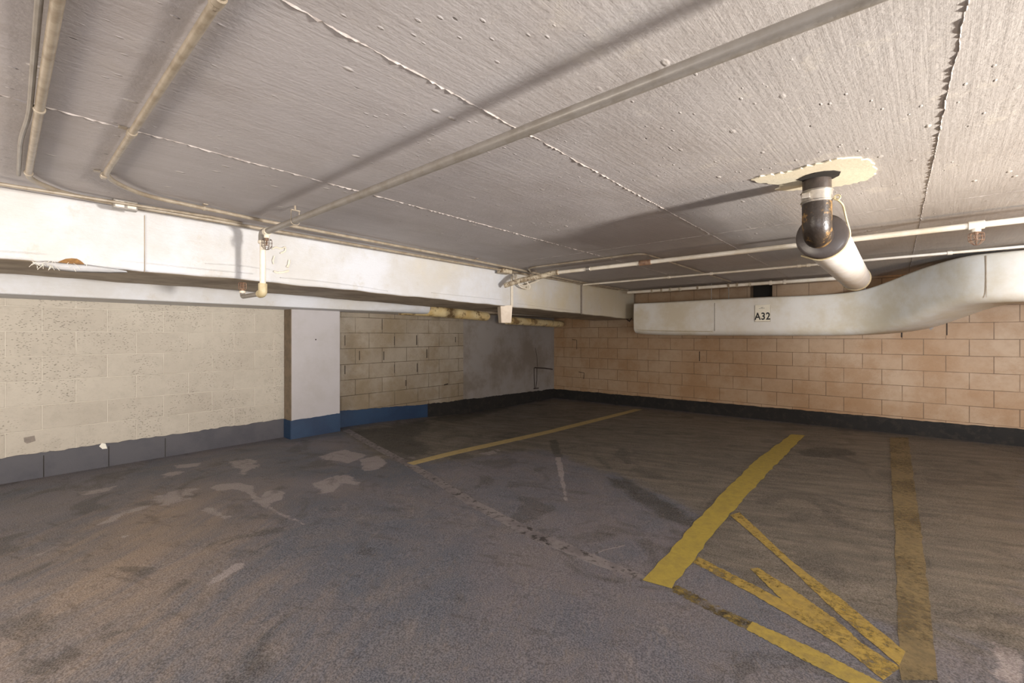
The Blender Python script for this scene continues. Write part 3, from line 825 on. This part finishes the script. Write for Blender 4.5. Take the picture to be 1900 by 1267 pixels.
# ------------------------------------------------------------ pipes
def strap_on(parent, p, axis, r, mat, nm='strap', wd=.012):
    bm = bmnew(); p = Vector(p); a = Vector(axis).normalized()
    cyl(bm, p-a*wd/2, p+a*wd/2, r+.003, 14)
    s = a.cross(Vector((0, 0, 1)))
    q = p + s*(r+.012)
    box(bm, (q.x-.012, q.y-.012, CE-.006) if True else 0, (q.x+.012, q.y+.012, CE-.001))
    return new_obj(nm, bm, mat, parent)
def coupling(parent, p, axis, r, ln, mat, nm='coupling'):
    bm = bmnew(); p = Vector(p); a = Vector(axis).normalized(); cyl(bm, p-a*ln/2, p+a*ln/2, r, 16, .003); return new_obj(nm, bm, mat, parent, True, 35)
def head(parent, p, up, mats, r=.026, hgt=.075, label=None):
    """caged sprinkler; p is the fitting, up=+1 points up, -1 hangs down"""
    p = Vector(p); d = Vector((0, 0, up))
    bm = bmnew()
    cyl(bm, p, p+d*.018, .011, 12); 
    for s in (-1, 1):
        tube(bm, fillet([p+d*.016+Vector((s*.004, 0, 0)), p+d*.03+Vector((s*.013, 0, 0)), p+d*.05+Vector((s*.002, 0, 0))], .02, 4), .0022, 6)
    cyl(bm, p+d*.016, p+d*.05, .0028, 8)
    h = new_obj('sprinkler_head', bm, mats[0], parent, True)
    if label: h['label'] = label
    bm = bmnew(); cyl(bm, p+d*.049, p+d*.052, .013, 14); new_obj('deflector', bm, mats[0], h)
    bm = bmnew(); wr = .0017
    for t in (.012, .035, .058): ring(bm, p+d*t, (0, 0, 1), r if t > .02 else r*.9, wr, 18, 6)
    for k in range(4):
        a = math.pi*k/4; e = Vector((math.cos(a), math.sin(a), 0))
        tube(bm, fillet([p+d*.008-e*r*.5, p+d*.012-e*r, p+d*.06-e*r, p+d*(hgt)-e*r*.35, p+d*(hgt+.003), p+d*(hgt)+e*r*.35, p+d*.06+e*r, p+d*.012+e*r, p+d*.008+e*r*.5], .012, 3), wr, 6)
    new_obj('cage', bm, mats[1], h, True)
    return h
# near sprinkler branch
PZ, PY, PR = 2.0, 1.175, .020
sp = thing('sprinkler_pipe', 'thick grey sprinkler pipe crossing the near ceiling, turning down in front of the left duct', 'pipe', (-3.28, PY, 1.58))
vx = -3.28
bm = bmnew(); cyl(bm, (vx, PY, PZ), (5.5, PY, PZ), PR, 20); new_obj('pipe_run', bm, M['pipe_grey'], sp, True)
bm = bmnew(); cyl(bm, (vx, PY, PZ-.02), (vx, PY, 1.59), .019, 18); new_obj('drop_pipe', bm, M['pipe_white'], sp, True)
bm = bmnew(); tube(bm, fillet([(vx+.055, PY, PZ), (vx, PY, PZ), (vx, PY, PZ-.06)], .035, 7), .027, 18); new_obj('elbow', bm, M['pipe_grey'], sp, True)
coupling(sp, (vx, PY, PZ-.062), (0, 0, 1), .030, .02, M['pipe_white'])
bm = bmnew(); tube(bm, fillet([(vx, PY, 1.655), (vx, PY, 1.587), (vx-.05, PY, 1.587)], .04, 7), .028, 18); o = new_obj('elbow', bm, M['yellow_glue'], sp, True)
ex_ = vx-.39
bm = bmnew(); tube(bm, fillet([(vx-.03, PY, 1.587), (ex_, PY, 1.587), (ex_, PY, 1.63)], .02, 6), .016, 14); new_obj('arm', bm, M['pipe_grey'], sp, True)
coupling(sp, (ex_, PY, 1.622), (0, 0, 1), .021, .018, M['pipe_white'])
head(sp, (ex_, PY, 1.63), 1, (M['wire'], M['wire']), .026, .062, label='reddish caged head under the duct')
hx = vx+.07
coupling(sp, (hx, PY, PZ), (1, 0, 0), .026, .05, M['pipe_white'], 'tee')
coupling(sp, (hx, PY, PZ-.032), (0, 0, 1), .018, .024, M['pipe_white'], 'outlet')
head(sp, (hx, PY, PZ-.042), -1, (M['wire'], M['cage_grey']), .033, .078, label='caged head hanging beside the drop pipe')
hp = at_z(541, 408, PZ).x
bm = bmnew()
tube(bm, fillet([(hp, PY-.024, CE-.028), (hp, PY-.024, PZ-.02), (hp, PY, PZ-.028), (hp, PY+.024, PZ-.02), (hp, PY+.024, CE-.028)], .015, 4), .0025, 6)
cyl(bm, (hp, PY, CE-.03), (hp, PY, CE), .006, 8); box(bm, (hp-.01, PY-.026, CE-.032), (hp+.01, PY+.026, CE-.026)); 
new_obj('pipe_hanger', bm, M['conduit'], sp)
# back sprinkler branch
QY = 4.06; QZ = 2.0
sb = thing('sprinkler_pipe', 'white sprinkler pipe behind the insulated drain, with a caged head near the right edge', 'pipe', (-2.9, QY, 1.95))
x0 = at_z(1035, 507, QZ).x
bm = bmnew(); cyl(bm, (x0, QY, QZ), (5.5, QY, QZ), .020, 18); new_obj('pipe_run', bm, M['pipe_white'], sb, True)
qx = at_z(1812, 417, QZ).x
coupling(sb, (qx, QY, QZ), (1, 0, 0), .028, .075, M['pipe_white'], 'tee')
coupling(sb, (qx, QY, QZ-.028), (0, 0, 1), .022, .03, M['pipe_white'], 'outlet')
head(sb, (qx, QY, QZ-.04), -1, (M['wire'], M['wire']), .036, .085, label='rusty caged head at the right')
cx = at_z(1197, 487, QZ).x
coupling(sb, (cx, QY, QZ), (1, 0, 0), .027, .12, M['wire'])['label'] = 'dark threaded coupling'
coupling(sb, (at_z(1097, 500, QZ).x, QY, QZ), (1, 0, 0), .028, .05, M['steel'])
# end fitting and white lumpy drop beside left duct
bm = bmnew(); tube(bm, fillet([(x0+.05, QY, QZ), (x0-.05, QY, QZ), (x0-.12, QY-.02, QZ-.02), (-3.3, QY-.1, QZ-.06), (DX+.1, QY-.15, QZ-.11)], .05, 5), .03, 14, radii=None)
new_obj('end_fitting', bm, M['pipe_dirty'], sb, True)
# pipe P2
RZ = 2.04; RY = 5.58
p2 = thing('water_pipe', 'thin white pipe, the middle one of three crossing the rear ceiling', 'pipe', (-1, RY, 2.0))
bm = bmnew(); cyl(bm, (-3.45, RY, RZ), (5.5, RY, RZ), .0125, 14); new_obj('pipe_run', bm, M['pipe_white'], p2, True)
for px, py in ((1763, 468), (1520, 489), (1500, 492), (1482, 493), (1318, 507), (1240, 514)):
    coupling(p2, (at_z(px, py, RZ).x, RY, RZ), (1, 0, 0), .018, .035, M['pipe_white'])
# pipe P3
TZ = 2.03; TY = 7.0
p3 = thing('water_pipe', 'rearmost dirty cream pipe with many couplings, just above the back duct', 'pipe', (-1, TY, 2.0))
bm = bmnew(); cyl(bm, (-3.45, TY, TZ), (at_z(1575, 515, TZ).x, TY, TZ), .024, 14); new_obj('pipe_run', bm, M['pipe_white'], p3, True)
for px in (1210, 1228, 1244, 1262, 1295, 1352, 1368, 1392, 1430, 1456):
    coupling(p3, (at_y(px, 530, TY).x, TY, TZ), (1, 0, 0), .032, .03, M['pipe_dirty'] if px < 1400 else M['pipe_white'])
# conduit P4
p4 = thing('conduit', 'thin conduit making a rounded turn on the ceiling above the rear pipes', 'conduit', (-2, 4, 2.05))
bm = bmnew(); tube(bm, fillet([(-3.42, 4.35, 2.06), (-3.2, 3.97, 2.075), (-1.80, 3.97, 2.075), (-1.80, 6.9, 2.075)], .12, 8), .011, 10); new_obj('tube', bm, M['conduit'], p4, True)

# conduits at the left
cA = thing('conduit', 'leftmost ceiling conduit, with a cable beside it, running into a small junction box', 'conduit', (-3.4, .1, 2.05))
ay = .085; az = 2.068; ax = -3.43
bm = bmnew(); tube(bm, fillet([(5, ay, az), (-3.22, ay, az), (-3.40, .22, az), (ax, .36, az), (ax-.02, 1.2, az), (-3.5, 3.9, az), (-3.53, 6.8, az)], .1, 8), .0125, 12)
new_obj('tube', bm, M['conduit'], cA, True)
bp = Vector((ax, at_z(232, 380, az).y, az))
bm = bmnew(); box(bm, (bp.x-.03, bp.y-.055, CE-.052), (bp.x+.03, bp.y+.055, CE-.001), .004); jb = new_obj('junction_box', bm, M['pipe_grey'], cA)
for s in (-1, 1):
    bm = bmnew(); box(bm, (bp.x+.0305, bp.y+s*.027-.02, CE-.045), (bp.x+.033, bp.y+s*.027+.02, CE-.01), .001); new_obj('cover_plate', bm, M['pipe_white'], jb)
for xx in (-.9, -2.2, -3.1): coupling(cA, (xx, ay, az), (1, 0, 0), .016, .018, M['conduit'])
bm = bmnew(); tube(bm, fillet([(5, ay-.03, 2.073), (-.9, ay-.032, 2.073), (-1.6, ay-.027, 2.073), (-2.3, ay-.02, 2.073), (-2.6, ay-.035, 2.075), (-3.2, ay-.03, 2.075)], .3, 5), .0075, 8)
new_obj('side_cable', bm, M['pipe_grey'], cA, True)
cB = thing('conduit', 'second galvanised conduit from the left on the ceiling, turning to run parallel with the duct', 'conduit', (-3.2, .33, 2.05))
bm = bmnew(); tube(bm, fillet([(5, .325, az), (-2.9, .325, az), (-3.12, .5, az), (-3.2, 1.1, az), (-3.27, 3.2, az), (-3.42, 5.2, az), (-3.45, 7.0, az)], .12, 8), .0118, 12)
new_obj('tube', bm, M['conduit'], cB, True)
for xx, yy in ((at_z(405, 8, az).x, .325), (at_z(245, 250, az).x, .325), (at_z(196, 328, az).x, .325)):
    strap_on(cB, (xx, yy, az), (1, 0, 0), .0118, M['conduit'])
    coupling(cB, (xx+.02, yy, az), (1, 0, 0), .0155, .03, M['conduit'])
for px, py in ((373, 390), (872, 485), (1000, 505)):
    p = at_z(px, py, az); strap_on(cB, (float(np.interp(p.y, [.5, 1.1, 3.2, 5.2], [-3.12, -3.2, -3.27, -3.42])), p.y, az), (0, 1, 0), .0118, M['conduit'])
cC = thing('conduit', 'short thin conduit entering at the left edge under the galvanised conduit', 'conduit', (-3.3, -1, 2.05))
bm = bmnew(); tube(bm, [(-3.30, -3.5, 2.045), (-3.33, 0.03, 2.045), (-3.42, .9, 2.082), (-3.45, 1.1, 2.084)], .009, 10); new_obj('tube', bm, M['conduit'], cC, True)
coupling(cC, (-3.322, -.09, 2.045), (0, 1, 0), .016, .025, M['pipe_grey'])

# junction with hanging cables over the left duct
jc = thing('junction_box', 'lumpy painted junction box with loose cables hanging on the left duct', 'junction box', (-3.5, 4, 1.95))
jp = at_x(935, 506, -3.5)
bm = bmnew(); box(bm, (-3.56, jp.y-.06, 2.03), (-3.45, jp.y+.1, CE-.002), .012); new_obj('body', bm, M['pipe_dirty'], jc)
for pts in ([(958,510),(957,520),(966,533),(982,537),(984,530),(976,522),(990,514),(1022,507)], [(952,508),(958,524),(972,531),(1000,520)]):
    P = [at_x(x, y, -3.52) for x, y in pts]; bm = bmnew(); tube(bm, fillet(P, .05, 5), .008, 8); new_obj('cable', bm, M['pipe_white'], jc, True)
bm = bmnew(); s_y = at_x(949, 540, DX).y
box(bm, (DX+.009, s_y-.025, duct_bottom(s_y)), (DX+.018, s_y+.012, 2.03), .002); o = new_obj('cable_cover', bm, M['pipe_white'], jc)

# small cream box hanging below the duct
hb = thing('ceiling_speaker_box', 'small cream tapered box hanging below the left duct near the corner', 'box', (-3.7, s_y, 1.45))
cx_, cy_ = DX-.07, s_y-.045
def boxpt(px, py, x): return at_x(px, py, x)
bm = bmnew()
zt_, zb_ = 1.668, 1.452
ra = math.radians(-34)
R2 = Matrix.Translation((cx_, cy_, 0)) @ Matrix.Rotation(ra, 4, 'Z')
w0, w1, d0, d1 = .085, .07, .075, .06
rg = []
for z, ww, dd in ((zb_, w1, d1), (zb_+.01, w1+.004, d1+.004), (zt_-.02, w0, d0), (zt_, w0, d0)):
    rg.append([R2 @ Vector((sx*ww, sy*dd, z)) for sx, sy in ((-1, -1), (1, -1), (1, 1), (-1, 1))])
loft(bm, rg); bmesh.ops.bevel(bm, geom=bm.edges[:], offset=.004, segments=2, affect='EDGES')
new_obj('housing', bm, M['box'], hb)
bm = bmnew(); box(bm, (cx_-.02, cy_-.015, zt_-.01), (cx_+.02, cy_+.015, duct_bottom(s_y)+.01)); new_obj('bracket', bm, M['pipe_grey'], hb)

# ------------------------------------------------------------ riser and insulated pipe
rx, ry = -.30, 2.70
dz = 1.815
rp = thing('drain_pipe', 'black iron ceiling pipe turning into a white insulated pipe through a dark collar', 'pipe', (rx, ry, 1.7))
bm = bmnew(); cyl(bm, (rx, ry, CE), (rx, ry, 1.985), .062, 28); new_obj('riser', bm, M['black_iron'], rp, True)
bm = bmnew(); cyl(bm, (rx, ry, 2.03), (rx, ry, 1.965), .067, 28, .003); cb_ = new_obj('coupling_band', bm, M['steel'], rp, True, 30)
for z in (2.022, 1.974):
    bm = bmnew(); ring(bm, (rx, ry, z), (0, 0, 1), .068, .003, 28, 6); new_obj('clamp_ring', bm, M['steel'], cb_, True)
bm = bmnew(); box(bm, (rx-.055, ry-.075, 1.985), (rx-.02, ry-.062, 2.01), .003); new_obj('clamp_screw', bm, M['steel'], cb_)
bm = bmnew(); tube(bm, fillet([(rx, ry, 1.975), (rx, ry, dz), (rx, ry+.19, dz)], .125, 12), .064, 28); new_obj('elbow', bm, M['rust_iron'], rp, True)
xo = .01
bm = bmnew()
yb = ry+.075
prof2 = [(0, .066), (0, .1), (.006, .112), (.03, .116), (.05, .113), (.05, .1)]
tube(bm, [(rx+xo, yb+o, dz) for o, r in prof2], .1, 36, radii=[r for o, r in prof2]); new_obj('collar', bm, M['rubber'], rp, True, 30)
ye = 5.05
bm = bmnew(); tube(bm, [(rx+xo, yb+.045, dz), (rx+xo+.01, 3.9, dz-.002), (rx+xo+.02, ye, dz-.004), (rx+xo+.02, ye+.02, dz-.004)], .104, 36, radii=[.108, .106, .106, .09]); new_obj('insulated_section', bm, M['insul'], rp, True, 40)
bm = bmnew(); cyl(bm, (rx+xo, yb+.05, dz), (rx+xo, yb+.1, dz), .1115, 36, .003); new_obj('wrap_band', bm, M['yellow_glue'], rp, True)
bm = bmnew(); cyl(bm, (rx+xo+.02, ye-.06, dz-.004), (rx+xo+.02, ye-.005, dz-.004), .1115, 36, .004); new_obj('wrap_band', bm, M['yellow_glue'], rp, True)
bm = bmnew()
K = Vector((rx+.075, ry-.02, 1.975))
tube(bm, fillet([K, K+Vector((.03, .02, -.03)), (rx+.115, yb+.03, dz+.06), (rx+.128, yb+.09, dz+.0), (rx+.10, yb+.1, dz-.07), (rx+.0, yb+.1, dz-.12), (rx-.09, yb+.09, dz-.08)], .06, 6), .0045, 8)
ring(bm, K+Vector((.01, 0, .0)), (0, 1, 0), .012, .004, 14, 6)
tube(bm, [(rx-.068, ry, 1.963), K], .003, 6)
new_obj('tie_wire', bm, M['yellow_glue'], rp, True)
# plaster patch round the riser
out = [(1392,334),(1412,328),(1440,324),(1472,318),(1500,309),(1530,302),(1558,296),(1585,293),(1606,297),(1620,305),(1628,316),(1622,326),(1606,334),(1588,340),(1566,344),(1545,347),(1520,349),(1490,352),(1465,355),(1440,352),(1452,344),(1420,340)]
hole = [(1480,334),(1495,326),(1512,321),(1530,318),(1548,317),(1560,319),(1557,326),(1545,332),(1530,336),(1510,338),(1492,338)]
bm = bmnew()
OUT = [at_z(x, y, CE-.006) for x, y in out]; cen = sum(OUT, Vector())/len(OUT)
dense = []
for i in range(len(OUT)):
    for k in range(4):
        p = OUT[i].lerp(OUT[(i+1) % len(OUT)], k/4); dense.append(p+Vector((random.uniform(-.008, .008), random.uniform(-.012, .012), 0)))
vsn = [bm.verts.new(p) for p in dense]; f = bm.faces.new(vsn)
ex = bmesh.ops.extrude_face_region(bm, geom=[f]); bmesh.ops.translate(bm, verts=[v for v in ex['geom'] if isinstance(v, bmesh.types.BMVert)], vec=(0, 0, .008))
bmesh.ops.triangulate(bm, faces=bm.faces[:])
pp = solo('plaster_patch', bm, M['plaster'], 'ragged oval patch of pale plaster on the ceiling around the black pipe', 'plaster patch')
bm = bmnew(); hv = [bm.verts.new(at_z(x, y, CE-.009)) for x, y in hole]; f = bm.faces.new(hv)
ex = bmesh.ops.extrude_face_region(bm, geom=[f]); bmesh.ops.translate(bm, verts=[v for v in ex['geom'] if isinstance(v, bmesh.types.BMVert)], vec=(0, 0, .004))
bmesh.ops.translate(bm, verts=bm.verts, vec=-pp.location)
hl = new_obj('open_gap', bm, M['dark'], None); hl.parent = pp; hl['label'] = 'dark open gap beside the pipe'

# ------------------------------------------------------------ small marks
bm = bmnew(); pl = [(184,828),(189,822),(196,823),(199,832),(190,833)]
vsn = [bm.verts.new(at_x(x, y, WL+.010)) for x, y in pl]; f = bm.faces.new(vsn)
ex = bmesh.ops.extrude_face_region(bm, geom=[f]); bmesh.ops.translate(bm, verts=[v for v in ex['geom'] if isinstance(v, bmesh.types.BMVert)], vec=(-.0035, 0, 0))
solo('paper_scrap', bm, M['white_chip'], 'tiny white paper scrap stuck where the dark base paint meets the left wall', 'paper scrap')
bm = bmnew(); pl = [(44,812),(64,808),(66,818),(50,823),(45,820)]
vsn = [bm.verts.new(at_x(x, y, WL+.0015)) for x, y in pl]; f = bm.faces.new(vsn)
ex = bmesh.ops.extrude_face_region(bm, geom=[f]); bmesh.ops.translate(bm, verts=[v for v in ex['geom'] if isinstance(v, bmesh.types.BMVert)], vec=(-.0012, 0, 0))
struct('trim_21', bm, M['grey_patch'])
# cracks: corner and open head joints in the recessed wall
bm = bmnew()
def cr(pts, X0, r=.006, plane='x'):
    P = [(at_x(a, b, X0) if plane == 'x' else at_y(a, b, X0)) for a, b in pts]; tube(bm, P, r, 6)
cr([(991,682),(991,700),(992,722)], WL+.002, .009); cr([(996,682),(996,706),(994,720)], WL+.002, .007)
cr([(992,682),(1010,683),(1025,685)], WL+.002, .012); cr([(997,680),(996,660),(993,645)], WL+.001, .004); cr([(990,721),(999,720)], WL+.002, .01)
cr([(640,622),(640,641)], WL+.001, .004); cr([(667,651),(667,668)], WL+.001, .005); cr([(712,652),(712,668)], WL+.001, .006); cr([(732,624),(732,640)], WL+.001, .005)
cr([(773,622),(773,640)], WL+.001, .007); cr([(640,678),(640,694)], WL+.001, .005); cr([(732,676),(732,692)], WL+.001, .004); cr([(774,674),(774,690)], WL+.001, .006)
cr([(792,648),(792,664)], WL+.001, .007); cr([(845,625),(845,635)], WL+.001, .006); cr([(753,705),(753,716)], WL+.001, .005); cr([(709,592),(709,612)], WL+.001, .004)
cr([(824,714),(831,712)], WL+.001, .008)
struct('trim_22', bm, M['crack'])
bm = bmnew()
cr([(1062,630),(1070,631),(1070,648)], WB-.001, .005, 'y'); cr([(1074,690),(1084,692),(1083,703)], WB-.001, .006, 'y'); cr([(1298,652),(1298,670)], WB-.001, .006, 'y')
cr([(1673,613),(1673,626)], WB-.001, .007, 'y'); cr([(1757,597),(1757,622)], WB-.001, .005, 'y'); cr([(1160,590),(1168,596),(1172,590)], 7.4, .012, 'y')
struct('trim_23', bm, M['crack'])
bm = bmnew(); pl = [(1720,602),(1727,598),(1735,601),(1732,608),(1727,613),(1723,608)]
vsn = [bm.verts.new(at_y(x, y, WB-.0015)) for x, y in pl]; f = bm.faces.new(vsn)
ex = bmesh.ops.extrude_face_region(bm, geom=[f]); bmesh.ops.translate(bm, verts=[v for v in ex['geom'] if isinstance(v, bmesh.types.BMVert)], vec=(0, .0012, 0))
struct('trim_24', bm, M['grey_patch'])
bm = bmnew(); p = at_x(586, 630, PX+.001); ring(bm, p, (1, 0, 0), .004, .004, 12, 6); struct('trim_25', bm, M['dark'])
